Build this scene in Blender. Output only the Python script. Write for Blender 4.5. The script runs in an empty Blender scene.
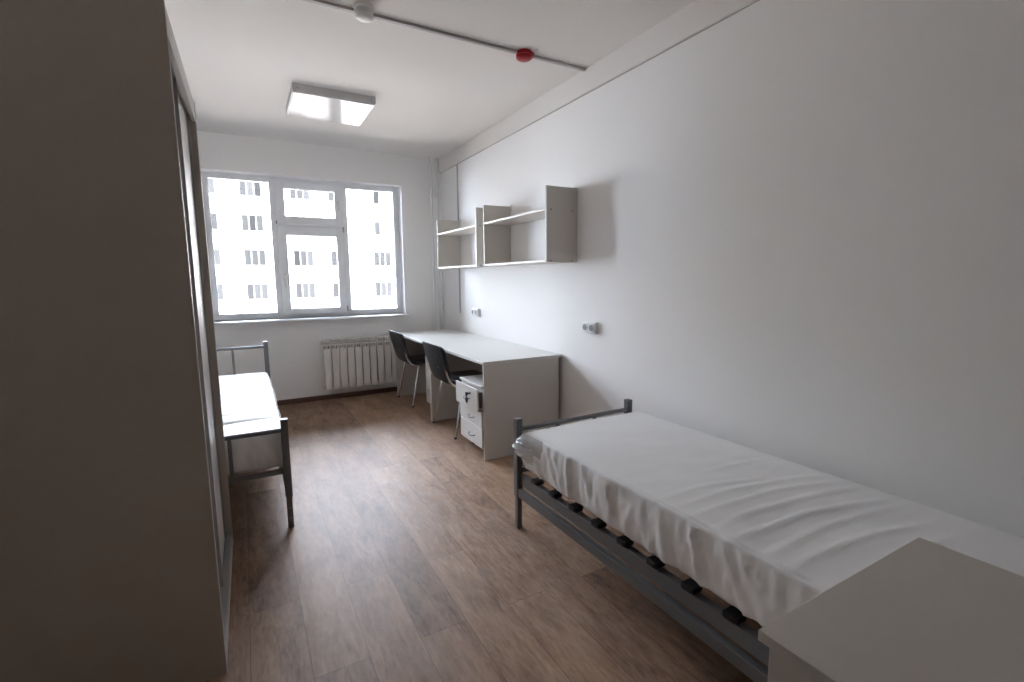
import bpy, bmesh, math, random
from mathutils import Vector, Matrix, noise
R = math.radians
sc = bpy.context.scene
COL = sc.collection
random.seed(7)

# ------------------------------------------------------------------ camera
cam_d = bpy.data.cameras.new('camera')
cam = bpy.data.objects.new('camera', cam_d); COL.objects.link(cam)
cam_d.sensor_fit = 'HORIZONTAL'; cam_d.sensor_width = 36.0
cam_d.lens = 478.761 / 1024 * 36.0
cam_d.clip_start = 0.02; cam_d.clip_end = 400
cam.matrix_world = (Matrix.Translation((0, 0, 1.358)) @ Matrix.Rotation(R(-29.132), 4, 'Z')
                    @ Matrix.Rotation(R(90 - 7.42), 4, 'X') @ Matrix.Rotation(R(-0.472), 4, 'Z'))
sc.camera = cam
# ------------------------------------------------------------------ sky, sun, exposure
w = bpy.data.worlds.new('sky'); sc.world = w; w.use_nodes = True
bg = w.node_tree.nodes['Background']
bg.inputs['Color'].default_value = (0.74, 0.84, 1.0, 1)
bg.inputs['Strength'].default_value = 9.0
sun_d = bpy.data.lights.new('sun', 'SUN'); sun_d.energy = 13.0; sun_d.angle = R(1.0); sun_d.color = (1, .89, .77)
sun = bpy.data.objects.new('sun', sun_d); COL.objects.link(sun)
sun.rotation_euler = Vector((0.30, 0.60, -0.78)).to_track_quat('-Z', 'Y').to_euler()
sun.location = (0, -5, 20)
por_d = bpy.data.lights.new('window_portal', 'AREA'); por_d.shape = 'RECTANGLE'
por_d.size = 2.02; por_d.size_y = 1.52; por_d.cycles.is_portal = True
por = bpy.data.objects.new('window_portal', por_d); COL.objects.link(por)
por.location = (0.71, 6.03, 1.70); por.rotation_euler = (R(-90), 0, 0)
sc.view_settings.view_transform = 'Standard'; sc.view_settings.look = 'None'
sc.view_settings.gamma = 1.0; sc.view_settings.use_curve_mapping = False
sc.view_settings.exposure = 2.32
cy = sc.cycles
cy.use_denoising = True
cy.max_bounces = 14; cy.diffuse_bounces = 8; cy.glossy_bounces = 6; cy.transparent_max_bounces = 16
cy.sample_clamp_indirect = 12.0
cy.caustics_reflective = False; cy.caustics_refractive = False

# ------------------------------------------------------------------ materials
def mat(name, col, rough=.5, metal=0.0, spec=.5, bump=0.0, bscale=60.0, var=0.0, vscale=4.0, **kw):
    m = bpy.data.materials.new(name); m.use_nodes = True
    nt = m.node_tree; b = nt.nodes['Principled BSDF']
    b.inputs['Base Color'].default_value = (*col, 1)
    b.inputs['Roughness'].default_value = rough; b.inputs['Metallic'].default_value = metal
    b.inputs['Specular IOR Level'].default_value = spec
    for k, v in kw.items(): b.inputs[k].default_value = v
    tc = nt.nodes.new('ShaderNodeTexCoord')
    if var > 0:
        n = nt.nodes.new('ShaderNodeTexNoise'); n.inputs['Scale'].default_value = vscale; n.inputs['Detail'].default_value = 4
        nt.links.new(tc.outputs['Object'], n.inputs['Vector'])
        mx = nt.nodes.new('ShaderNodeMix'); mx.data_type = 'RGBA'
        mx.inputs[6].default_value = (*[c * (1 - var) for c in col], 1)
        mx.inputs[7].default_value = (*[min(1, c * (1 + var)) for c in col], 1)
        nt.links.new(n.outputs['Fac'], mx.inputs[0]); nt.links.new(mx.outputs[2], b.inputs['Base Color'])
    if bump > 0:
        n = nt.nodes.new('ShaderNodeTexNoise'); n.inputs['Scale'].default_value = bscale; n.inputs['Detail'].default_value = 3
        nt.links.new(tc.outputs['Object'], n.inputs['Vector'])
        bp = nt.nodes.new('ShaderNodeBump'); bp.inputs['Strength'].default_value = bump; bp.inputs['Distance'].default_value = .002
        nt.links.new(n.outputs['Fac'], bp.inputs['Height']); nt.links.new(bp.outputs['Normal'], b.inputs['Normal'])
    return m

def floor_mat():
    m = bpy.data.materials.new('laminate floor'); m.use_nodes = True
    nt = m.node_tree; N = nt.nodes; L = nt.links; b = N['Principled BSDF']
    tc = N.new('ShaderNodeTexCoord')
    mp = N.new('ShaderNodeMapping'); mp.inputs['Rotation'].default_value = (0, 0, R(90)); mp.inputs['Location'].default_value = (.35, .07, 0)
    L.new(tc.outputs['Object'], mp.inputs['Vector'])
    def brick(c1, c2, mc, mortar):
        br = N.new('ShaderNodeTexBrick'); br.offset = .37; br.offset_frequency = 2
        br.inputs['Scale'].default_value = 1.0; br.inputs['Brick Width'].default_value = 1.28; br.inputs['Row Height'].default_value = .19
        br.inputs['Mortar Size'].default_value = mortar; br.inputs['Mortar Smooth'].default_value = .3; br.inputs['Bias'].default_value = 0
        br.inputs['Color1'].default_value = c1; br.inputs['Color2'].default_value = c2; br.inputs['Mortar'].default_value = mc
        L.new(mp.outputs['Vector'], br.inputs['Vector']); return br
    # per-plank random value
    br = brick((0, 0, 0, 1), (1, 1, 1, 1), (.5, .5, .5, 1), 0.0)
    # grain coordinates, shifted for each plank
    add = N.new('ShaderNodeVectorMath'); add.operation = 'MULTIPLY_ADD'
    add.inputs[1].default_value = (7, 13, 3)
    L.new(br.outputs['Color'], add.inputs[0]); L.new(tc.outputs['Object'], add.inputs[2])
    gm = N.new('ShaderNodeMapping'); gm.inputs['Scale'].default_value = (8.0, 1.8, 1)
    L.new(add.outputs[0], gm.inputs['Vector'])
    g1 = N.new('ShaderNodeTexNoise'); g1.inputs['Scale'].default_value = 1.6; g1.inputs['Detail'].default_value = 8; g1.inputs['Roughness'].default_value = .62; g1.inputs['Distortion'].default_value = .8
    L.new(gm.outputs['Vector'], g1.inputs['Vector'])
    g2 = N.new('ShaderNodeTexNoise'); g2.inputs['Scale'].default_value = 9; g2.inputs['Detail'].default_value = 6; g2.inputs['Distortion'].default_value = .4
    L.new(gm.outputs['Vector'], g2.inputs['Vector'])
    cr = N.new('ShaderNodeValToRGB')
    e = cr.color_ramp.elements
    e[0].position = .26; e[0].color = (.105, .056, .033, 1)
    e[1].position = .74; e[1].color = (.470, .310, .205, 1)
    k = e.new(.5); k.color = (.295, .182, .116, 1)
    mixg = N.new('ShaderNodeMix'); mixg.inputs[0].default_value = .35
    L.new(g1.outputs['Fac'], mixg.inputs[2]); L.new(g2.outputs['Fac'], mixg.inputs[3])
    ma = N.new('ShaderNodeMath'); ma.operation = 'MULTIPLY_ADD'; ma.inputs[1].default_value = .16
    L.new(br.outputs['Color'], ma.inputs[0]); 
    sub = N.new('ShaderNodeMath'); sub.operation = 'SUBTRACT'; sub.inputs[1].default_value = .08
    L.new(mixg.outputs[0], sub.inputs[0]); L.new(sub.outputs[0], ma.inputs[2])
    L.new(ma.outputs[0], cr.inputs['Fac'])
    # seams
    bs = brick((1, 1, 1, 1), (1, 1, 1, 1), (.62, .58, .55, 1), .0018)
    mul = N.new('ShaderNodeMix'); mul.data_type = 'RGBA'; mul.blend_type = 'MULTIPLY'; mul.inputs[0].default_value = 1
    L.new(cr.outputs['Color'], mul.inputs[6]); L.new(bs.outputs['Color'], mul.inputs[7])
    # building dust trodden into smears in the walkway
    dn = N.new('ShaderNodeTexNoise'); dn.inputs['Scale'].default_value = 3.2; dn.inputs['Detail'].default_value = 9; dn.inputs['Roughness'].default_value = .68; dn.inputs['Distortion'].default_value = 1.6
    L.new(tc.outputs['Object'], dn.inputs['Vector'])
    dr = N.new('ShaderNodeValToRGB'); dr.color_ramp.elements[0].position = .44; dr.color_ramp.elements[0].color = (0, 0, 0, 1)
    dr.color_ramp.elements[1].position = .72; dr.color_ramp.elements[1].color = (.24, .24, .24, 1)
    L.new(dn.outputs['Fac'], dr.inputs['Fac'])
    dm = N.new('ShaderNodeMix'); dm.data_type = 'RGBA'; dm.inputs[7].default_value = (.46, .40, .35, 1)
    L.new(dr.outputs['Color'], dm.inputs[0]); L.new(mul.outputs[2], dm.inputs[6])
    L.new(dm.outputs[2], b.inputs['Base Color'])
    rr = N.new('ShaderNodeMapRange'); rr.inputs['To Min'].default_value = .42; rr.inputs['To Max'].default_value = .60
    L.new(dn.outputs['Fac'], rr.inputs['Value']); L.new(rr.outputs['Result'], b.inputs['Roughness'])
    b.inputs['Specular IOR Level'].default_value = .24
    bp = N.new('ShaderNodeBump'); bp.inputs['Strength'].default_value = .25; bp.inputs['Distance'].default_value = .001
    L.new(g2.outputs['Fac'], bp.inputs['Height']); L.new(bp.outputs['Normal'], b.inputs['Normal'])
    return m

def glass_mat(name, tint, gloss_rough=.0):
    m = bpy.data.materials.new(name); m.use_nodes = True
    nt = m.node_tree; N = nt.nodes; L = nt.links
    N.remove(N['Principled BSDF'])
    t = N.new('ShaderNodeBsdfTransparent'); t.inputs['Color'].default_value = (*tint, 1)
    g = N.new('ShaderNodeBsdfGlossy'); g.inputs['Roughness'].default_value = gloss_rough
    f = N.new('ShaderNodeFresnel'); f.inputs['IOR'].default_value = 1.45
    mx = N.new('ShaderNodeMixShader'); L.new(f.outputs[0], mx.inputs[0]); L.new(t.outputs[0], mx.inputs[1]); L.new(g.outputs[0], mx.inputs[2])
    L.new(mx.outputs[0], N['Material Output'].inputs['Surface'])
    return m

M = dict(
    wall=mat('painted wall', (.88, .87, .855), .75, spec=.2, bump=.12, bscale=90),
    backwall=mat('darkened brown back wall', (.10, .08, .07), .6),  # unseen wall, set far back and darkened to cut bounce light
    seam=mat('painted shadow line', (.45, .43, .41), .8),
    ceil=mat('painted ceiling', (.79, .765, .74), .8, spec=.2, bump=.1, bscale=70),
    reveal=mat('white plaster reveal', (.90, .90, .90), .7),
    floor=floor_mat(),
    base=mat('brown skirting', (.13, .075, .05), .45, var=.2, vscale=12),
    pvc=mat('white window plastic', (.84, .85, .87), .35),
    gasket=mat('grey gasket', (.20, .20, .22), .6),
    sill=mat('white sill', (.80, .81, .82), .3),
    pane=glass_mat('window glass', (.97, .97, .97)),
    board=mat('pale grey chipboard', (.66, .625, .575), .42, bump=.04, bscale=200, var=.03, vscale=30),
    boardtop=mat('pale grey laminate', (.68, .665, .63), .33, bump=.04, bscale=200),
    edge=mat('edge banding', (.50, .48, .44), .45),
    wboard=mat('taupe grey chipboard', (.52, .46, .395), .5, bump=.04, bscale=200, var=.03, vscale=30),
    doorb=mat('wardrobe door board', (.47, .45, .42), .42),
    alu=mat('brushed aluminium', (.42, .42, .42), .45, .7),
    chrome=mat('chrome tube', (.72, .70, .68), .14, 1.0),
    metal=mat('graphite grey painted metal', (.14, .14, .143), .42, spec=.6),
    slat=mat('bent wood slat', (.27, .19, .13), .5, var=.15, vscale=20),
    black=mat('black plastic', (.011, .011, .013), .42),
    black2=mat('black upholstery', (.022, .022, .025), .45, bump=.3, bscale=300),
    cover=mat('white mattress film', (.84, .83, .82), .38, spec=.4, var=.02, vscale=8, **{'Sheen Weight': .1}),
    rad=mat('white enamel', (.84, .82, .79), .4),
    white=mat('white plastic', (.74, .74, .73), .4),
    trunk=mat('grey white trunking', (.48, .46, .45), .5),
    pipe=mat('white painted pipe', (.74, .75, .76), .4),
    red=mat('red plastic', (.36, .004, .010), .3, spec=.5),
    lamp=mat('acrylic diffuser', (.62, .62, .61), .12, spec=.12),
    lampside=mat('grey metal lamp housing', (.60, .60, .59), .45),
    dark=mat('dark gap', (.05, .05, .05), .8),
    facade=mat('light panel facade', (.42, .40, .375), .85, var=.03, vscale=.6),
    slab=mat('facade seam band', (.06, .06, .06), .85),
    fwin=mat('facade window frame', (.10, .10, .10), .6),
    fpane=mat('facade window pane', (.0155, .0155, .0155), .8, spec=.0),
    ground=mat('grey concrete ground', (.22, .20, .18), .9, var=.1),
)

# ------------------------------------------------------------------ mesh helpers
class MB:
    def __init__(s): s.bm = bmesh.new()
    def box(s, x0, y0, z0, x1, y1, z1, bev=0.0, seg=2, rot=None, piv=None):
        b = bmesh.new()
        r = bmesh.ops.create_cube(b, size=1)
        bmesh.ops.scale(b, vec=(abs(x1 - x0), abs(y1 - y0), abs(z1 - z0)), verts=b.verts)
        if bev: bmesh.ops.bevel(b, geom=list(b.edges), offset=bev, segments=seg, affect='EDGES', profile=.6)
        bmesh.ops.translate(b, vec=((x0 + x1) / 2, (y0 + y1) / 2, (z0 + z1) / 2), verts=b.verts)
        if rot is not None:
            bmesh.ops.rotate(b, cent=piv or (0, 0, 0), matrix=rot, verts=b.verts)
        s.add(b); return s
    def add(s, b):
        me = bpy.data.meshes.new('tmp'); b.to_mesh(me); b.free(); s.bm.from_mesh(me); bpy.data.meshes.remove(me)
    def tube(s, pts, r, n=12, flat=1.0, cap=True):
        pts = [Vector(p) for p in pts]; rings = []
        up = None
        for i, p in enumerate(pts):
            t = (pts[min(i + 1, len(pts) - 1)] - pts[max(i - 1, 0)]).normalized()
            if up is None:
                up = Vector((0, 0, 1)) if abs(t.z) < .9 else Vector((0, 1, 0))
            a = (up - t * up.dot(t)).normalized(); c = t.cross(a); up = a
            rr = r[i] if isinstance(r, (list, tuple)) else r
            rings.append([s.bm.verts.new(p + a * math.cos(2 * math.pi * k / n) * rr + c * math.sin(2 * math.pi * k / n) * rr * flat) for k in range(n)])
        for A, B in zip(rings, rings[1:]):
            for k in range(n): s.bm.faces.new((A[k], A[(k + 1) % n], B[(k + 1) % n], B[k]))
        if cap: s.bm.faces.new(rings[0][::-1]); s.bm.faces.new(rings[-1])
        return s
    def cyl(s, c, r, h, axis='z', n=24, r2=None):
        c = Vector(c); d = {'x': Vector((1, 0, 0)), 'y': Vector((0, 1, 0)), 'z': Vector((0, 0, 1))}[axis]
        return s.tube([c, c + d * h], [r, r if r2 is None else r2], n)
    def lathe(s, prof, c, n=32, sgn=1):
        c = Vector(c); rings = []
        for r, z in prof:
            rings.append([s.bm.verts.new(c + Vector((math.cos(2 * math.pi * k / n) * max(r, 1e-4), math.sin(2 * math.pi * k / n) * max(r, 1e-4), z * sgn))) for k in range(n)])
        for A, B in zip(rings, rings[1:]):
            for k in range(n): s.bm.faces.new((A[k], A[(k + 1) % n], B[(k + 1) % n], B[k]))
        s.bm.faces.new(rings[0][::-1]); s.bm.faces.new(rings[-1]); return s
    def build(s, name, m, parent=None, smooth=False, loc=None):
        bmesh.ops.recalc_face_normals(s.bm, faces=s.bm.faces)
        if loc: bmesh.ops.translate(s.bm, vec=[-q for q in loc], verts=s.bm.verts)
        me = bpy.data.meshes.new(name); s.bm.to_mesh(me); s.bm.free()
        me.materials.append(m if not isinstance(m, str) else M[m])
        if smooth:
            for p in me.polygons: p.use_smooth = True
            try: me.set_sharp_from_angle(angle=R(40))
            except Exception: pass
        o = bpy.data.objects.new(name, me); COL.objects.link(o)
        if loc: o.location = loc
        if parent: o.parent = parent
        return o

def curve(pts, n=6):
    """smooth path through points (catmull-rom)"""
    P = [Vector(p) for p in pts]; out = []
    Q = [2 * P[0] - P[1]] + P + [2 * P[-1] - P[-2]]
    for i in range(1, len(Q) - 2):
        a, b, c, d = Q[i - 1:i + 3]
        for k in range(n):
            t = k / n
            out.append(.5 * ((2 * b) + (c - a) * t + (2 * a - 5 * b + 4 * c - d) * t * t + (3 * b - a - 3 * c + d) * t ** 3))
    out.append(P[-1]); return out

def fillet(pts, r, n=5):
    P = [Vector(p) for p in pts]; out = [P[0]]
    for a, b, c in zip(P, P[1:], P[2:]):
        u = (a - b).normalized(); v = (c - b).normalized()
        p0 = b + u * r; p1 = b + v * r
        for k in range(n + 1):
            t = k / n; out.append((1 - t) ** 2 * p0 + 2 * t * (1 - t) * b + t * t * p1)
    out.append(P[-1]); return out

def tag(o, label, cat, group=None, kind=None):
    o['label'] = label; o['category'] = cat
    if group: o['group'] = group
    if kind: o['kind'] = kind
    return o
def thing(name, loc, label, cat, group=None, rz=0):
    o = bpy.data.objects.new(name, None); o.empty_display_size = .1; COL.objects.link(o)
    o.location = loc; o.rotation_euler.z = rz
    return tag(o, label, cat, group)
def copy_tree(o, parent=None):
    c = o.copy(); COL.objects.link(c); c.parent = parent
    for ch in [x for x in list(COL.objects) if x.parent == o]: copy_tree(ch, c)
    return c
def struct(o): o['kind'] = 'structure'; return o

# ------------------------------------------------------------------ room shell
RX, LX, FY, BY, H = 2.205, -0.76, 5.73, -2.60, 2.807
WX0, WX1, WZ0, WZ1 = -0.30, 1.715, 0.945, 2.460
struct(MB().box(LX - .2, BY - .2, -.15, RX + .2, FY + .32, 0).build('floor', 'floor'))
struct(MB().box(LX - .2, BY - .2, H, RX + .2, FY + .32, H + .2).build('ceiling', 'ceil'))
struct(MB().box(RX, BY - .2, 0, RX + .2, FY + .32, H).build('wall_right', 'wall'))
struct(MB().box(LX - .2, BY - .2, 0, LX, FY + .32, H).build('wall_left', 'wall'))
struct(MB().box(LX, BY - .2, 0, RX, BY, H).build('wall_back', 'backwall'))
mb = MB()
mb.box(LX, FY, 0, WX0, FY + .32, H).box(WX1, FY, 0, RX, FY + .32, H)
mb.box(WX0, FY, 0, WX1, FY + .32, WZ0).box(WX0, FY, WZ1, WX1, FY + .32, H)
struct(mb.build('wall_window', 'wall'))
# plaster lining of the reveal
mb = MB(); t = .006
mb.box(WX1 - t, FY - .001, WZ0, WX1, FY + .13, WZ1).box(WX0, FY - .001, WZ0, WX0 + t, FY + .13, WZ1).box(WX0 + t, FY - .001, WZ1 - t, WX1 - t, FY + .13, WZ1)
struct(mb.build('trim_1', 'reveal'))
# raised band along the top of the right wall
struct(MB().box(RX - .014, BY, 2.645, RX, FY, H, .002, 1).build('trim_2', 'ceil'))
# thin grey strip that paints in the shadow line below the band
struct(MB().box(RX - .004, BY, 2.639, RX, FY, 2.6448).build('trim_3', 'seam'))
# skirting
struct(MB().box(LX, FY - .016, 0, RX, FY, .055, .004).build('baseboard_window', 'base'))
struct(MB().box(RX - .014, BY, 0, RX, FY - .016, .055, .004).build('baseboard_right', 'base'))
struct(MB().box(LX, BY, 0, LX + .014, FY - .016, .055, .004).build('baseboard_left', 'base'))

# ------------------------------------------------------------------ window
win = bpy.data.objects.new('window_1', None); COL.objects.link(win); win.location = (.7075, FY + .13, WZ0); struct(win)
ox, oy, oz = win.location
def frame(mb, x0, z0, x1, z1, wd, y0, y1, bev=.004):
    """rectangular ring, outer x0..x1, z0..z1; wd = (left, right, bottom, top)"""
    l, r, b, t = wd
    mb.box(x0, y0, z0, x0 + l, y1, z1, bev, 2); mb.box(x1 - r, y0, z0, x1, y1, z1, bev, 2)
    mb.box(x0 + l - .001, y0, z0, x1 - r + .001, y1, z0 + b, bev, 2); mb.box(x0 + l - .001, y0, z1 - t, x1 - r + .001, y1, z1, bev, 2)
    return mb
def wb(mb, name, m):
    o = mb.build(name, m); o.data.transform(Matrix.Translation((-ox, -oy, -oz))); o.parent = win; return o
Y0 = FY + .13
mb = frame(MB(), WX0, WZ0, WX1, WZ1, (.064, .067, .063, .06), Y0, Y0 + .07)
mb.box(.314, Y0, WZ0 + .05, .395, Y0 + .07, WZ1 - .05, .004).box(1.03, Y0, WZ0 + .05, 1.107, Y0 + .07, WZ1 - .05, .004)
mb.box(.39, Y0, 1.94, 1.035, Y0 + .07, 1.998, .004)
wb(mb, 'window_frame', 'pvc')
s1 = wb(frame(MB(), .365, .975, 1.052, 1.948, (.092, .077, .071, .098), Y0 - .016, Y0 + .05, .006), 'opening_sash', 'pvc')
s2 = wb(frame(MB(), .365, 1.968, 1.052, 2.425, (.092, .077, .087, .080), Y0 - .016, Y0 + .05, .006), 'vent_sash', 'pvc')
def gl(x0, z0, x1, z1):
    g = wb(MB().box(x0 - .003, Y0 + .03, z0 - .003, x1 + .003, Y0 + .034, z1 + .003), 'pane', 'pane')
    wb(frame(MB(), x0 - .002, z0 - .002, x1 + .002, z1 + .002, (.004,) * 4, Y0 + .012, Y0 + .03, 0), 'gasket', 'gasket')
gl(-.236, 1.008, .314, 2.40); gl(.457, 2.055, .975, 2.345); gl(.457, 1.046, .975, 1.850); gl(1.107, 1.008, 1.648, 2.40)
mb = MB().box(.400, Y0 - .028, 1.36, .428, Y0 - .016, 1.44, .004)
mb.tube(fillet([(.414, Y0 - .02, 1.42), (.414, Y0 - .055, 1.42), (.414, Y0 - .055, 1.28)], .012), .009, 10)
wb(mb, 'window_handle', 'white')
mb = MB().box(1.0, Y0 - .026, 2.19, 1.02, Y0 - .016, 2.25, .004); mb.tube(fillet([(1.01, Y0 - .02, 2.235), (1.01, Y0 - .05, 2.235), (1.01, Y0 - .05, 2.14)], .01), .007, 8)
wb(mb, 'window_handle', 'white')
mb = MB().box(1.045, Y0 - .02, 1.90, 1.062, Y0, 1.96, .003).box(1.045, Y0 - .02, 1.0, 1.062, Y0, 1.06, .003).box(.358, Y0 - .02, 1.965, .372, Y0, 2.0, .003)
wb(mb, 'hinge', 'alu')
wb(MB().box(WX0 - .03, FY - .13, WZ0 - .022, WX1 + .03, Y0 + .01, WZ0, .006, 3), 'window_sill', 'sill')

# ------------------------------------------------------------------ radiator and risers
rad = thing('radiator', (1.14, 5.62, .14), 'white sectional radiator mounted on the wall under the window', 'radiator')
def rad_section():
    mb = MB()
    mb.box(-.0352, -.045, 0, .0352, -.039, .46, .002)
    mb.box(-.003, -.04, .01, .003, .045, .54)                # central web
    for xx in (-.024, .024): mb.box(xx - .0015, -.03, .03, xx + .0015, .04, .55)
    mb.box(-.016, -.005, 0, .016, .02, .56, .004)            # water channel
    mb.box(-.037, -.045, .548, .037, .045, .56, .003)        # top cap
    mb.box(-.037, -.044, .495, .037, -.036, .51, .002)       # grille bars
    mb.box(-.039, -.045, .46, -.033, -.03, .555, .001); mb.box(.033, -.045, .46, .039, -.03, .555, .001)
    return mb
sec = rad_section().build('section', 'rad', rad)
for i in range(10):
    o = sec if i == 0 else sec.copy()
    if i: COL.objects.link(o); o.parent = rad
    o.location = (-.375 + i * .0833, 0, 0)
for z in (.525, .035): MB().cyl((-.42, 0, z), .017, .84, 'x').build('collector', 'rad', rad, True)
for z in (.035, .525): MB().cyl((-.437, 0, z), .02, .022, 'x', 8).build('end_plug', 'rad', rad, True)
for z in (.035, .525): MB().tube(fillet([(.41, 0, z), (.905 if z > .1 else .985, 0, z), (.905 if z > .1 else .985, 0, z - .0)], .001), .010).build('connecting_pipe', 'pipe', rad, True)
for xx, lab in ((2.058, 'white heating riser pipe in the corner, the one nearer the window'), (2.138, 'white heating riser pipe in the corner, the one closest to the right wall')):
    p = thing('riser_pipe', (xx, 5.65, 0), lab, 'pipe', 'heating risers in the corner')
    MB().cyl((0, 0, 0), .0135, H, 'z', 16).build('pipe', 'pipe', p, True)
    MB().cyl((0, 0, 2.35), .02, .02, 'z', 16).box(-.006, 0, 2.352, .006, .08, 2.368).build('pipe_bracket', 'pipe', p)

# ------------------------------------------------------------------ ceiling fittings
lt = thing('ceiling_light', (.7265, 4.36, H), 'square ceiling light with glossy diffuser mirroring the window', 'light')
MB().box(-.306, -.302, -.055, .306, .302, 0, .004).build('housing', 'lampside', lt)
MB().box(-.300, -.296, -.064, .300, .296, -.052, .003).build('diffuser', 'lamp', lt)
for xx in (-.27, .27): MB().cyl((xx, -.308, -.03), .006, .008, 'y', 10).build('screw', 'alu', lt)
ct = tag(MB().box(LX, 2.838, H - .016, 2.190, 2.862, H, .002, 1).build('cable_trunking', 'trunk', loc=(LX, 2.85, H)), 'grey white cable trunking running across the ceiling', 'cable trunking')
sd = thing('smoke_detector', (.668, 2.795, H), 'round white smoke detector on the ceiling trunking', 'smoke detector')
MB().lathe([(.050, 0), (.052, .004), (.052, .018), (.046, .022)], (0, 0, 0), 32, -1).build('base', 'white', sd, True)
MB().lathe([(.046, .020), (.048, .026), (.048, .044), (.045, .046)], (0, 0, 0), 32, -1).build('vent_ring', 'lampside', sd, True)
MB().lathe([(.048, .045), (.049, .050), (.044, .060), (.028, .067), (.012, .070), (.0, .070)], (0, 0, 0), 32, -1).build('cap', 'white', sd, True)
al = thing('fire_alarm_sounder', (1.690, 2.84, H), 'red fire alarm sounder on the ceiling trunking', 'fire alarm')
MB().lathe([(.050, 0), (.054, .006), (.052, .020), (.048, .022)], (0, 0, 0), 32, -1).build('base', 'red', al, True)
MB().lathe([(.046, .021), (.052, .026), (.050, .040), (.040, .047), (.024, .051), (0, .052)], (0, 0, 0), 32, -1).build('dome', 'red', al, True)
MB().cyl((.04, 0, -.02), .03, .02, 'z', 16).build('lens', 'red', al, True)

# ------------------------------------------------------------------ right wall fittings
tag(MB().box(RX - .012, 5.172, .966, RX, 5.192, 2.640, .002, 1).build('cable_conduit', 'trunk', loc=(RX, 5.182, .966)), 'thin upright cable conduit behind the far wall shelf', 'cable conduit')
def socket(loc, label):
    t_ = thing('double_socket', loc, label, 'socket', 'double wall sockets')
    MB().box(-.028, -.076, -.041, 0, .076, .041, .006, 3).build('plate', 'white', t_, True)
    for yy in (-.036, .036):
        MB().tube([(-.028, yy, 0), (-.034, yy, 0)], .030, 24).build('socket_ring', 'white', t_, True)
        s_ = MB().tube([(-.0345, yy, 0), (-.0351, yy, 0)], .024, 24).build('socket_well', 'gasket', t_)
        for dz in (-.009, .009): MB().cyl((-.0362, yy + dz, 0), .003, .001, 'x', 8).build('pin_hole', 'black', s_)
    return t_
socket((RX, 2.760, 1.000), 'white double wall socket nearer the camera, right of the desk')
socket((RX, 4.736, .999), 'white double wall socket above the desktop, under the farther wall shelf')

# ------------------------------------------------------------------ wall shelves
def make_shelf(loc, label, near_caps=True):
    t_ = thing('wall_shelf', loc, label, 'wall shelf', 'open wall shelves above the desks')
    D_, W_, Z0, Z1, ZM = .273, 1.036, 0, .541, .370
    for yy in (0, W_ - .016):
        s_ = MB().box(-D_, yy, Z0, 0, yy + .016, Z1, .0008, 1).build('side_panel', 'board', t_)
        e_ = MB().box(-D_ - .001, yy, Z0, -D_ + .0005, yy + .016, Z1).build('edge_band', 'edge', s_)
        for (xx, zz) in ((-.235, .377), (-.045, .377), (-.235, .012), (-.045, .012)):
            MB().cyl((xx, yy - .0015 if yy == 0 else yy + .016, zz), .006, .0015, 'y', 12).build('screw_cap', 'gasket', s_)
    for z in (Z0 + .002, ZM):
        s_ = MB().box(-D_ + .002, .0165, z, -.002, W_ - .0165, z + .016, .0008, 1).build('shelf', 'board', t_)
    for yy in (.02, W_ - .045):
        MB().box(-.006, yy, Z1 - .05, -.002, yy + .022, Z1 + .018, .001, 1).build('hanger', 'white', t_)
    return t_
make_shelf((RX, 2.944, 1.474), 'open grey wall shelf nearer the camera, in front of the other shelf')
make_shelf((RX, 4.130, 1.474), 'open grey wall shelf farther away, close to the window corner')

# ------------------------------------------------------------------ desks
def make_desk(loc, label):
    t_ = thing('desk', loc, label, 'desk', 'two grey desks in a row along the right wall')
    W_ = 1.176
    MB().box(0, .0005, .730, .705, W_ - .0005, .752, .0012, 1).build('tabletop', 'boardtop', t_)
    e = MB()
    for yy in (.002, W_ - .020): e = MB().box(.003, yy, 0, .672, yy + .018, .7295, .001, 1).build('side_panel', 'board', t_)
    MB().box(.60, .021, .33, .616, W_ - .021, .7295, .001, 1).build('modesty_panel', 'board', t_)
    return t_
make_desk((1.495, 3.118, 0), 'grey desk nearer the camera with its full side panel showing')
make_desk((1.495, 4.295, 0), 'grey desk farther away, standing beside the radiator')

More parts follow.
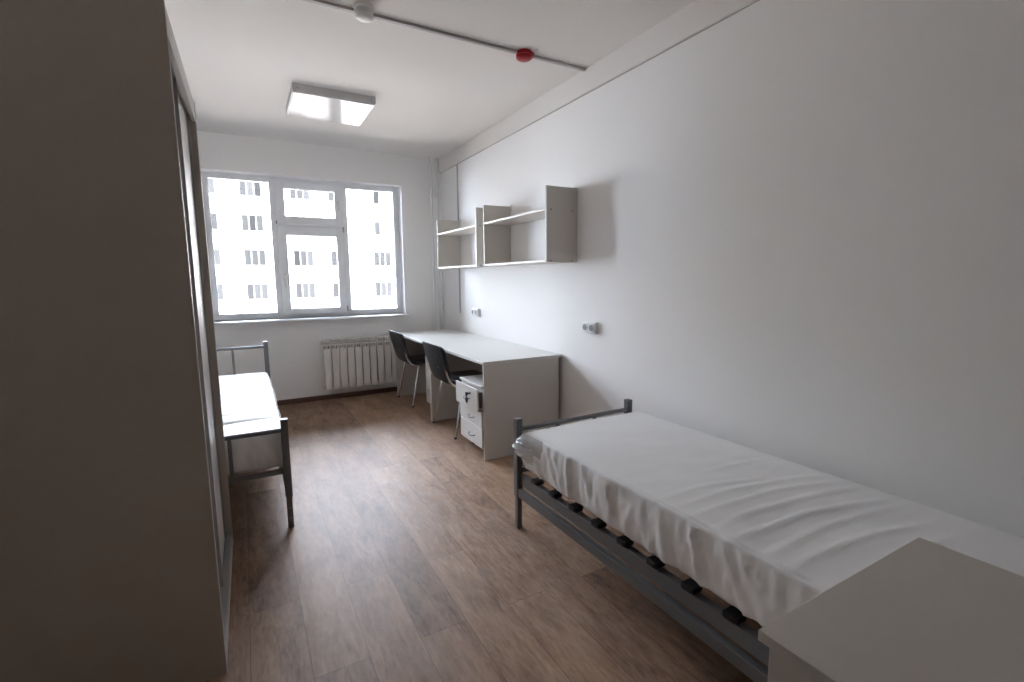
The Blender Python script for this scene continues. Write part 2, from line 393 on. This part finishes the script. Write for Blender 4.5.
def make_drawers(loc, label, out=.035, keys=True):
    t_ = thing('drawer_pedestal', loc, label, 'drawer unit', 'drawer pedestals under the desks')
    W_ = .405
    MB().box(.016, 0, .075, .44, W_, .553, .001, 1).build('body', 'board', t_)
    MB().box(0.0, -.0005, .553, .442, W_ + .0005, .570, .001, 1).build('top', 'boardtop', t_)
    for yy in (.04, W_ - .04):
        for xx in (.10, .40):
            c = MB().cyl((xx, yy - .009, .0225), .0225, .018, 'y', 16); c.box(xx - .012, yy - .014, .03, xx + .012, yy + .014, .0745, .003)
            c.build('caster', 'black', t_)
    for k, (z0, z1, dx) in enumerate(((.092, .2445, 0), (.2475, .3775, 0), (.3805, .546, out))):
        d = MB().box(-dx, .002, z0, .0155 - dx, W_ - .002, z1, .001, 1).build('drawer', 'boardtop', t_)
        if dx: MB().box(.0158 - dx, .02, z0 + .02, .0158, .0315, z1 - .025).box(.0158 - dx, W_ - .0315, z0 + .02, .0158, W_ - .02, z1 - .025).box(.0158 - dx, .032, z0 + .02, .0158, W_ - .032, z0 + .026).build('drawer_box', 'metal', d)
        zc = (z0 + z1) / 2 - .01; yc = W_ / 2 - .03
        MB().tube(curve([(-dx, yc + .045, zc + .004), (-dx - .016, yc + .040, zc), (-dx - .024, yc, zc - .006), (-dx - .016, yc - .040, zc), (-dx, yc - .045, zc + .004)], 5), .0042, 8).build('handle', 'gasket', d, True)
        if dx:
            yk = W_ / 2 - .085
            MB().cyl((-dx - .004, yk, z1 - .045), .011, .004, 'x', 16).build('lock', 'alu', d, True)
            if keys:
                mb = MB().box(-dx - .030, yk - .0015, z1 - .052, -dx - .004, yk + .0015, z1 - .040)
                mb.box(-dx - .040, yk - .012, z1 - .060, -dx - .026, yk + .012, z1 - .034, .004)
                mb.build('key', 'black', d)
                mb = MB().box(-dx - .034, yk + .000, z1 - .125, -dx - .028, yk + .006, z1 - .058, .001); mb.box(-dx - .038, yk - .008, z1 - .112, -dx - .024, yk + .016, z1 - .075, .004)
                mb.build('spare_key', 'black', d)
    return t_
make_drawers((1.485, 3.139, 0), 'grey drawer pedestal with top drawer ajar and keys in its lock')
make_drawers((1.60, 4.318, 0), 'grey drawer pedestal under the farther desk, seen edge on', .0, False)

# ------------------------------------------------------------------ chairs
def make_chair():
    t_ = thing('office_chair', (0, 0, 0), 'x', 'chair', 'black chairs pushed under the desks')
    r = .011
    for s in (-1, 1):
        yt, yb = s * .232, s * .268
        MB().tube(fillet([(0, yb, .012), (.088, yt, .442), (.20, yt, .449)], .035), r, 12, 1.0).build('leg', 'chrome', t_, True)
        MB().tube(fillet([(.50, yb, .012), (.415, yt, .446), (.21, yt, .449)], .035), r, 12).build('leg', 'chrome', t_, True)
        for xx in (0, .50): MB().lathe([(.012, 0), (.0135, .003), (.0135, .014), (.012, .018)], (xx, yb, 0), 16).build('foot_cap', 'black', t_, True)
        # back upright sweeping down into the seat side
        MB().tube(curve([(-.055, s * .198, .64), (-.040, s * .204, .565), (-.018, s * .214, .500), (.020, s * .222, .455), (.080, s * .226, .441), (.18, s * .226, .440)], 6), .010, 12).build('back_upright', 'chrome', t_, True)
    for xx in (.10, .38): MB().tube([(xx, -.235, .437), (xx, .235, .437)], .009).build('cross_bar', 'chrome', t_, True)
    # seat: rounded cushion over a shell
    def slab(nx, ny, fn, name, m):
        b = MB(); V = [[[b.bm.verts.new(fn(i / nx, j / ny, k)) for j in range(ny + 1)] for i in range(nx + 1)] for k in (0, 1)]
        f = b.bm.faces.new
        for k in (0, 1):
            for i in range(nx):
                for j in range(ny):
                    q = [V[k][i][j], V[k][i + 1][j], V[k][i + 1][j + 1], V[k][i][j + 1]]
                    f(q if k else q[::-1])
        for i in range(nx):
            f((V[0][i][0], V[0][i + 1][0], V[1][i + 1][0], V[1][i][0])); f((V[0][i + 1][ny], V[0][i][ny], V[1][i][ny], V[1][i + 1][ny]))
        for j in range(ny):
            f((V[0][0][j + 1], V[0][0][j], V[1][0][j], V[1][0][j + 1])); f((V[0][nx][j], V[0][nx][j + 1], V[1][nx][j + 1], V[1][nx][j]))
        return b.build(name, m, t_, True)
    def rnd(u, v, hw, hh, p=5.0):
        """map unit square to a superellipse of half sizes hw, hh"""
        a, b_ = 2 * u - 1, 2 * v - 1
        mx_ = max(abs(a), abs(b_)); 
        if mx_ < 1e-6: return 0, 0
        l = (abs(a) ** p + abs(b_) ** p) ** (1 / p)
        return a * mx_ / l * hw, b_ * mx_ / l * hh
    def seat_f(z0, z1, gx, gy):
        def f(u, v, k):
            x, y = rnd(u, v, .212 + gx, .232 + gy)
            e = max(abs(2 * u - 1), abs(2 * v - 1)); dome = (1 - e ** 6)
            z = (z1 - .018 * (1 - dome)) if k else z0
            z += .012 * math.cos(y / .24 * 1.2) * -1 + .012 + (-.035 * max(0, (x - .13) / .09) ** 2)
            return (.252 + x, y, z)
        return f
    slab(14, 14, seat_f(.452, .492, 0, 0), 'seat', 'black2')
    slab(14, 14, seat_f(.446, .453, .004, .004), 'seat_shell', 'black')
    def back_f(d0, d1, ww, hh):
        def f(u, v, k):
            y, z = rnd(u, v, ww, hh, 7.0)
            zz = z / hh
            y *= .90 + .10 * zz - .03 * max(0, -zz) ** 3      # narrower towards the seat
            e = max(abs(2 * u - 1), abs(2 * v - 1))
            d = d1 - .012 * e ** 6 if k else d0 + .004 * e ** 8
            lean = -.076 - .048 * zz + .006 * zz * zz
            return (lean + d + .022 * (y / .24) ** 2, y, .640 + z)
        return f
    slab(16, 16, back_f(.012, .044, .236, .155), 'backrest', 'black2')
    slab(16, 16, back_f(-.012, .012, .246, .166), 'back_shell', 'black')
    for s in (-1, 1):
        for zz in (.61, .71): MB().cyl((-.101 if zz > .65 else -.083, s * .12, zz), .006, .01, 'x', 10).build('screw', 'chrome', t_, True)
    return t_
ch = make_chair(); ch.location = (1.497, 3.962, 0); ch['label'] = 'black chair with chrome legs beside the drawer pedestal with keys'
c2 = copy_tree(ch); c2.location = (1.500, 5.142, 0); c2['label'] = 'black chair with chrome legs in front of the radiator'

# ------------------------------------------------------------------ beds
def make_bed(loc, rz, label):
    t_ = thing('bed_frame', loc, label, 'bed', 'graphite metal bed frames', rz)
    hw, L_ = .39, 2.0
    def leg(x, y, top):
        s = 1 if x > 0 else -1
        p = MB().box(x - .018, y - .018, .18, x + .018, y + .018, top, .003).build('post', 'metal', t_)
        q = MB().box(x - .0145, y - .0145, 0, x + .0145, y + .0145, .182, .002).build('leg', 'metal', t_)
        MB().box(x - .019, y - .019, top - .002, x + .019, y + .019, top + .004, .002).build('post_cap', 'metal', p)
        for z in (.06, .115): MB().cyl((x - .003 * 0, y - .0165, z), .005, .002, 'y', 8).build('adjusting_hole', 'alu', q)
    for x in (-hw, hw): leg(x, 0, .613); leg(x, L_, .815)
    MB().tube([(-hw, 0, .556), (hw, 0, .556)], .0125, 14).build('foot_rail', 'metal', t_, True)
    MB().box(-hw + .018, -.010, .313, hw - .018, .010, .341, .002).build('foot_crossbar', 'metal', t_)
    MB().tube([(-hw, L_, .772), (hw, L_, .772)], .0125, 14).build('head_rail', 'metal', t_, True)
    MB().box(-hw + .018, L_ - .010, .313, hw - .018, L_ + .010, .341, .002).build('head_crossbar', 'metal', t_)
    for x in (-.13, .13):
        MB().box(x - .009, -.007, .341, x + .009, .007, .546, .001).build('foot_bar', 'metal', t_)
        MB().box(x - .009, L_ - .007, .341, x + .009, L_ + .007, .762, .001).build('head_bar', 'metal', t_)
    for s in (-1, 1):
        MB().box(s * hw - s * .003 - .002, .018, .250, s * hw - s * .003 + .002, L_ - .018, .308, .001, 1).box(s * hw - s * .003, .018, .304, s * (hw - .035), L_ - .018, .308, .001, 1).box(s * hw - s * .003, .018, .250, s * (hw - .02), L_ - .018, .254, .001, 1).build('side_rail', 'metal', t_)
        MB().box(s * hw - .014, .018, .186, s * hw + .014, L_ - .018, .232, .003).build('lower_side_rail', 'metal', t_)
    sl = MB()
    def slat():
        b = MB(); n = 16
        for i in range(n):
            x0, x1 = -hw + .035 + i * (2 * hw - .07) / n, -hw + .035 + (i + 1) * (2 * hw - .07) / n
            z = lambda x: .318 + .010 * (1 - (x / hw) ** 2)
            vs = [b.bm.verts.new(p) for p in ((x0, -.026, z(x0)), (x1, -.026, z(x1)), (x1, .026, z(x1)), (x0, .026, z(x0)), (x0, -.026, z(x0) + .008), (x1, -.026, z(x1) + .008), (x1, .026, z(x1) + .008), (x0, .026, z(x0) + .008))]
            for q in ((3, 2, 1, 0), (4, 5, 6, 7), (0, 1, 5, 4), (2, 3, 7, 6)) + (((0, 4, 7, 3),) if i == 0 else ()) + (((1, 2, 6, 5),) if i == n - 1 else ()): b.bm.faces.new([vs[k] for k in q])
        return b.build('slat', 'slat', t_)
    s0 = slat()
    for i in range(12):
        y = .160 + i * .163
        o = s0 if i == 0 else s0.copy()
        if i: COL.objects.link(o); o.parent = t_
        o.location.y = y
    c0 = MB().box(-.024, -.027, .3085, .024, .027, .329, .005, 2).box(-.028, -.018, .311, -.022, .018, .323, .002).build('slat_clip', 'black', t_)
    first = True
    for i in range(12):
        for s in (-1, 1):
            o = c0 if first else c0.copy()
            if not first: COL.objects.link(o); o.parent = t_
            first = False
            o.location = (s * (hw - .022) * 1.0, .160 + i * .163, 0); o.rotation_euler.z = 0 if s < 0 else math.pi
    return t_
BRX, BRY = 1.6245, 2.157
BLX, BLY = -.248, 2.795
make_bed((BRX, BRY, 0), math.pi, 'grey metal bed frame by the right wall, behind the near cabinet')
make_bed((BLX, BLY, 0), 0, 'grey metal bed frame by the window, past the wardrobe')

def make_mattress(loc, rz, label, seed, W_=.79, L_=1.94, T=.212, ridges=(), foot_bulge=0.0, side_amp=1.0):
    cell = .013
    nx, ny, nz = int(W_ / cell), int(L_ / cell), int(T / .011)
    b = bmesh.new(); rr = .016
    def grid(o, u, v, nu, nv):
        V = [[b.verts.new(Vector(o) + Vector(u) * i / nu + Vector(v) * j / nv) for j in range(nv + 1)] for i in range(nu + 1)]
        for i in range(nu):
            for j in range(nv): b.faces.new((V[i][j], V[i + 1][j], V[i + 1][j + 1], V[i][j + 1]))
    hx, hy, hz = W_ / 2, L_ / 2, T / 2
    grid((-hx, -hy, hz), (W_, 0, 0), (0, L_, 0), nx, ny); grid((-hx, -hy, -hz), (0, L_, 0), (W_, 0, 0), ny, nx)
    grid((-hx, -hy, -hz), (W_, 0, 0), (0, 0, T), nx, nz); grid((hx, hy, -hz), (-W_, 0, 0), (0, 0, T), nx, nz)
    grid((hx, -hy, -hz), (0, L_, 0), (0, 0, T), ny, nz); grid((-hx, hy, -hz), (0, -L_, 0), (0, 0, T), ny, nz)
    bmesh.ops.remove_doubles(b, verts=b.verts, dist=1e-5)
    sd = Vector((seed * 7.3, seed * 3.1, seed))
    for v in b.verts:
        p = v.co.copy()
        c = Vector((max(-hx + rr, min(hx - rr, p.x)), max(-hy + rr, min(hy - rr, p.y)), max(-hz + rr, min(hz - rr, p.z))))
        d = p - c
        n = d.normalized() if d.length > 1e-9 else Vector((0, 0, 1))
        q = c + n * rr
        side = 1 - abs(n.z)
        # top wrinkles
        dz = 0.0
        if n.z > .3:
            f = noise.noise(Vector((p.x * 2.2, p.y * 6 + p.x * 1.5, 0)) + sd)
            dz += .0035 * f + .0015 * noise.noise(Vector((p.x * 7, p.y * 16, 3)) + sd)
            for (x0, y0, x1, y1, wd, hh, bow) in ridges:
                A = Vector((x0, y0)); B = Vector((x1, y1)); AB = B - A; t = ((Vector((p.x, p.y)) - A).dot(AB)) / AB.length_squared
                if -.15 < t < 1.15:
                    tt = max(0, min(1, t)); perp = Vector((-AB.y, AB.x)).normalized()
                    off = (Vector((p.x, p.y)) - A).dot(perp) - bow * math.sin(math.pi * tt) - .012 * noise.noise(Vector((p.x * 5, p.y * 5, y0 * 9)))
                    fade = max(0.0, math.sin(math.pi * max(0, min(1, (t + .15) / 1.3)))) ** .7
                    dz += hh * .6 * fade * math.exp(-(off / wd) ** 2)
            dz -= .006 * (abs(p.x / hx) ** 4) 
        out = 0.0
        if side > .3:
            s_ = p.y if abs(n.x) > abs(n.y) else p.x
            slant = s_ + .25 * p.z
            f1 = noise.noise(Vector((slant * 9, p.z * 1.6, seed + (5 if n.x > 0 else 0))))
            f2 = noise.noise(Vector((slant * 24 + p.z * 6, p.z * 4, seed + 20)))
            ridge = (1 - abs(noise.noise(Vector((slant * 7 + 1.5 * p.z, p.z * 2.2, seed + 40)))) * 2) 
            f3 = 1 - abs(noise.noise(Vector((slant * 19 - 2 * p.z, p.z * 3, seed + 60)))) * 2
            env = .25 + .75 * min(1, max(0, (hz - p.z) / .05))
            out += side_amp * env * (.006 * f1 + .004 * f2 + .012 * max(0, ridge - .70) / .30 + .006 * max(0, f3 - .6) / .4)
            out += .014 * math.cos(p.z / hz * 1.35) - .006 + .012 * max(0, -p.z / hz)
            if foot_bulge and p.y < -hy + .16:
                k = (1 - (p.y + hy) / .16)
                out += foot_bulge * k * (.35 + .8 * abs(noise.noise(Vector((p.x * 18, p.y * 14, p.z * 16 + 9)))) )
        q += Vector((n.x, n.y, 0)) * out + Vector((0, 0, dz))
        if foot_bulge and p.y < -hy + .2 and p.z < 0:
            k = (1 - (p.y + hy) / .2); q.z += .03 * k * (-p.z / hz)
        v.co = q
    bmesh.ops.recalc_face_normals(b, faces=b.faces)
    me = bpy.data.meshes.new('mattress'); b.to_mesh(me); b.free(); me.materials.append(M['cover'])
    for p in me.polygons: p.use_smooth = True
    o = bpy.data.objects.new('mattress', me); COL.objects.link(o)
    o.location = loc; o.rotation_euler.z = rz
    tag(o, label, 'mattress', 'white mattresses in plastic film')
    return o
# ridges are in mattress coordinates (x across, y along, y=-L/2 at the foot)
RG = [(-.36, .02, .37, .14, .012, .006, .03), (-.38, .10, .36, .20, .010, .007, .035), (-.37, .19, .37, .27, .013, .008, .03), (-.39, .27, .30, .36, .011, .008, .03),
      (-.38, .36, .36, .42, .012, .007, .02), (-.39, .44, .25, .52, .012, .008, .025), (-.1, -.12, .38, -.08, .010, .004, .02), (-.38, -.05, .1, .03, .010, .005, .02), (-.39, .55, .34, .62, .013, .007, .02), (.1, .02, .39, -.02, .010, .004, .01)]
RGR = [(-a, b_, -c, d, e, f, g) for a, b_, c, d, e, f, g in RG]
mt1 = make_mattress((1.668, 2.118 - .97, .338 + .108), math.pi, 'white film covered mattress on the near bed by the right wall', 3, W_=.812, ridges=RGR, foot_bulge=.03)
RG2 = [(-.3, -.80, .38, -.66, .014, .009, .02), (-.2, -.72, .39, -.60, .010, .007, .02), (-.35, -.55, .36, -.50, .012, .006, .03), (.0, -.3, .39, -.33, .012, .006, .02), (-.3, .05, .38, .12, .012, .006, .02), (-.1, .3, .38, .26, .010, .006, .02), (-.35, -.1, .3, -.16, .011, .006, .02)]
RG2 = [(a, b_, c, d, e, f * 2.6, g) for a, b_, c, d, e, f, g in RG2]
mt2 = make_mattress((BLX, BLY + .035 + .965, .338 + .108), 0, 'white film covered mattress on the bed by the window', 11, W_=.77, L_=1.93, ridges=RG2)

# loose crumpled film at the foot corner of the near mattress
film = bpy.data.materials.new('loose clear film'); film.use_nodes = True
nt = film.node_tree; pb = nt.nodes['Principled BSDF']; pb.inputs['Base Color'].default_value = (.85, .85, .86, 1); pb.inputs['Roughness'].default_value = .12
tr = nt.nodes.new('ShaderNodeBsdfTransparent'); ms = nt.nodes.new('ShaderNodeMixShader'); ms.inputs[0].default_value = .62
nt.links.new(tr.outputs[0], ms.inputs[1]); nt.links.new(pb.outputs[0], ms.inputs[2]); nt.links.new(ms.outputs[0], nt.nodes['Material Output'].inputs['Surface'])
def crumple(parent, seed):
    mb = MB(); n, m_ = 110, 34
    V = []
    path = [(-.37, -.968), (.398, -.968), (.411, -.955), (.415, -.80)]     # along the foot end, round the aisle corner
    seg = [(Vector(a), Vector(b)) for a, b in zip(path, path[1:])]
    Ls = [(b - a).length for a, b in seg]; T = sum(Ls)
    nrm = [Vector((0, -1)), Vector((.7, -.7)), Vector((1, 0))]
    for i in range(n + 1):
        row = []; d = T * i / n; k = 0
        dd = d
        while k < 2 and dd > Ls[k]: dd -= Ls[k]; k += 1
        a, b = seg[k]; base = a + (b - a) * min(1, dd / Ls[k])
        to_corner = d - (Ls[0] + Ls[1] * .5)
        w_ = max(0.0, min(1.0, .5 + to_corner / .09))
        nn = (nrm[0] * (1 - w_) + nrm[2] * w_).normalized()
        near = math.exp(-(to_corner / .10) ** 2)
        tail = min(1, max(0, (T - d) / .16))
        for j in range(m_ + 1):
            v_ = j / m_
            k2 = math.sin(math.pi * min(1, v_ * 1.02)) ** .8
            z = .098 - v_ * (.17 - .035 * near)
            f = 1 - 2 * abs(noise.noise(Vector((d * 16 + v_ * 2.5, v_ * 3.2 - d * 6, seed))))
            g = 1 - 2 * abs(noise.noise(Vector((d * 34, v_ * 8 + d * 9, seed + 3))))
            h = noise.noise(Vector((d * 70, v_ * 22, seed + 7)))
            push = -.004 + tail * (.012 + .016 * v_ + k2 * (.012 + .036 * near) + (.3 + .7 * near) * (.013 * f + .008 * g + .004 * h) * (.35 + .65 * k2))
            p = base + nn * push
            row.append(mb.bm.verts.new((p.x, p.y, z + .006 * h * tail)))
        V.append(row)
    for i in range(n):
        for j in range(m_): mb.bm.faces.new((V[i][j], V[i + 1][j], V[i + 1][j + 1], V[i][j + 1]))
    o = mb.build('loose_film', film, parent, True)
    o['label'] = 'clear crumpled film bunched at the foot corner'
    return o
crumple(mt1, 4)

# ------------------------------------------------------------------ wardrobe
WY0, WY1, WF, WH = 1.808, 2.765, -.142, 2.175
wr = thing('wardrobe', (-.442 - .003 + .006, 2.2865, 0), 'tall taupe wardrobe with sliding doors filling the left side', 'wardrobe', rz=-R(.36))
X = lambda x: x + .442
Yw = lambda y: y - 2.2865
B_ = X(-.745)
def wp(mb, name, m, par=wr): return mb.build(name, m, par)
for y0, y1 in ((WY0, WY0 + .018), (WY1 - .018, WY1)):
    s_ = wp(MB().box(B_, Yw(y0), 0, X(WF) - .001, Yw(y1), WH, .0008, 1), 'side_panel', 'wboard')
    wp(MB().box(X(WF) - .0012, Yw(y0), 0, X(WF), Yw(y1), WH), 'edge_band', 'edge', s_)
wp(MB().box(B_, Yw(WY0 + .018), WH - .018, X(WF) - .002, Yw(WY1 - .018), WH), 'top_panel', 'wboard')
wp(MB().box(B_, Yw(WY0 + .018), .034, X(WF) - .002, Yw(WY1 - .018), .050), 'bottom_panel', 'wboard')
wp(MB().box(X(WF) - .020, Yw(WY0 + .0185), 0, X(WF) - .002, Yw(WY1 - .0185), .0335), 'plinth', 'doorb')
wp(MB().box(X(WF) - .018, Yw(WY0 + .0185), WH - .085, X(WF) - .002, Yw(WY1 - .0185), WH - .0185), 'fascia', 'doorb')
wp(MB().box(B_, Yw(WY0 + .0185), .0505, B_ + .004, Yw(WY1 - .0185), WH - .0185), 'back_panel', 'wboard')
wp(MB().box(X(WF) - .085, Yw(WY0 + .019), WH - .060, X(WF) - .019, Yw(WY1 - .019), WH - .0190), 'top_track', 'alu')
wp(MB().box(X(WF) - .085, Yw(WY0 + .019), .0505, X(WF) - .006, Yw(WY1 - .019), .055), 'bottom_track', 'alu')
def sdoor(y0, y1, x):
    d = wp(MB().box(X(x) - .016, Yw(y0), .060, X(x), Yw(y1), WH - .062, .001, 1), 'sliding_door', 'doorb')
    for (a, c) in ((y0 - .002, y0 + .030), (y1 - .030, y1 + .002)):
        mb = MB().box(X(x) - .019, Yw(a), .059, X(x) + .004, Yw(c), WH - .061, .002)
        mb.box(X(x) + .003, Yw(a), .059, X(x) + .010, Yw(a + .006), WH - .061, .001)
        wp(mb, 'door_profile', 'alu', d)
sdoor(2.270, 2.744, WF - .034)
sdoor(1.829, 2.31, WF - .062)

# ------------------------------------------------------------------ near cabinet
CX0, CX1, CY1, CZ = .655, 1.188, .405, .82
cb = thing('low_cabinet', ((CX0 + CX1) / 2, CY1 - .26, 0), 'pale grey cabinet in the near right corner, in front of the bed', 'cabinet')
hx = (CX1 - CX0) / 2
MB().box(-hx, -.26, CZ - .018, hx, .26, CZ, .0015, 2).build('top', 'board', cb)
for x in (-hx + .012, hx - .028): MB().box(x, -.252, 0, x + .016, .248, CZ - .0182, .001, 1).build('side_panel', 'board', cb)
MB().box(-hx + .0285, .232, .05, hx - .0285, .248, CZ - .0182, .001, 1).build('back_panel', 'board', cb)
MB().box(-hx + .0285, -.235, .07, hx - .0285, .231, .086, .001, 1).build('bottom_panel', 'board', cb)
MB().box(-hx + .0285, -.235, .43, hx - .0285, .231, .446, .001, 1).build('shelf', 'board', cb)
dd = MB().box(-hx + .0290, -.252, .075, hx - .0290, -.236, CZ - .021, .001, 1).build('door', 'board', cb)
MB().tube(fillet([(hx - .07, -.252, .50), (hx - .07, -.275, .50), (hx - .07, -.275, .60), (hx - .07, -.252, .60)], .01), .005, 10).build('handle', 'chrome', dd, True)

# ------------------------------------------------------------------ building across the yard
FBY = 45.0
bd = thing('apartment_building', (5, FBY, -14), 'sunlit white panel apartment block seen through the window', 'building')
BZ = 14.0
def bp(mb, name, m, par=bd): return mb.build(name, m, par)
bp(MB().box(-27, 0, 0, 25, 12, BZ + 12.6), 'wall', 'facade')
bp(MB().box(-27.2, -.2, BZ + 12.6, 25.2, 12.2, BZ + 13.2), 'roof', 'slab')
PIT = 2.766
seams = MB()
for k in range(-5, 4): seams.box(-27, -.015, BZ + 7.75 + PIT * (k - 3) + 2.0, 25, .0, BZ + 7.79 + PIT * (k - 3) + 2.04)
bp(seams, 'seam_band', 'slab')
cols_x = [-5.5, -2.15, 1.05, 4.72, 7.72, 11.45, 14.8]
for r_ in range(-4, 4):
    zc = BZ + .48 + PIT * r_
    for ci, cx in enumerate(cols_x):
        rnd_ = random.Random(r_ * 31 + ci * 7)
        narrow = (ci == 5 and r_ >= 2)
        wd, hh = (1.56, 1.38) if not narrow else (.55, 1.3)
        x0 = cx - wd / 2 - 5; x1 = cx + wd / 2 - 5
        if narrow: x0 -= .35; x1 -= .35
        f_ = bp(MB().box(x0, -.02, zc - hh / 2, x1, .05, zc + hh / 2), 'window', 'fwin')
        bp(MB().box(x0 - .1, -.14, zc - hh / 2 - .12, x1 + .1, .0, zc - hh / 2 - .04), 'window_ledge', 'slab', f_)
        n = 3 if not narrow else 1
        pw = (x1 - x0) / n
        for q in range(n):
            k = rnd_.random()
            col = 'fpane' if k < .55 else ('curtain' if k < .85 else 'fpane2')
            if 'curtain' not in M:
                M['curtain'] = mat('curtained pane', (.0205, .0205, .0205), .8, spec=.0); M['fpane2'] = mat('dark pane', (.010, .010, .010), .8, spec=.0)
            bp(MB().box(x0 + q * pw + .04, -.024, zc - hh / 2 + .08, x0 + (q + 1) * pw - .04, -.02, zc + hh / 2 - .08), 'pane', col, f_)
struct(MB().box(-60, 6.2, -14.2, 70, 60, -14).build('ground', 'ground'))
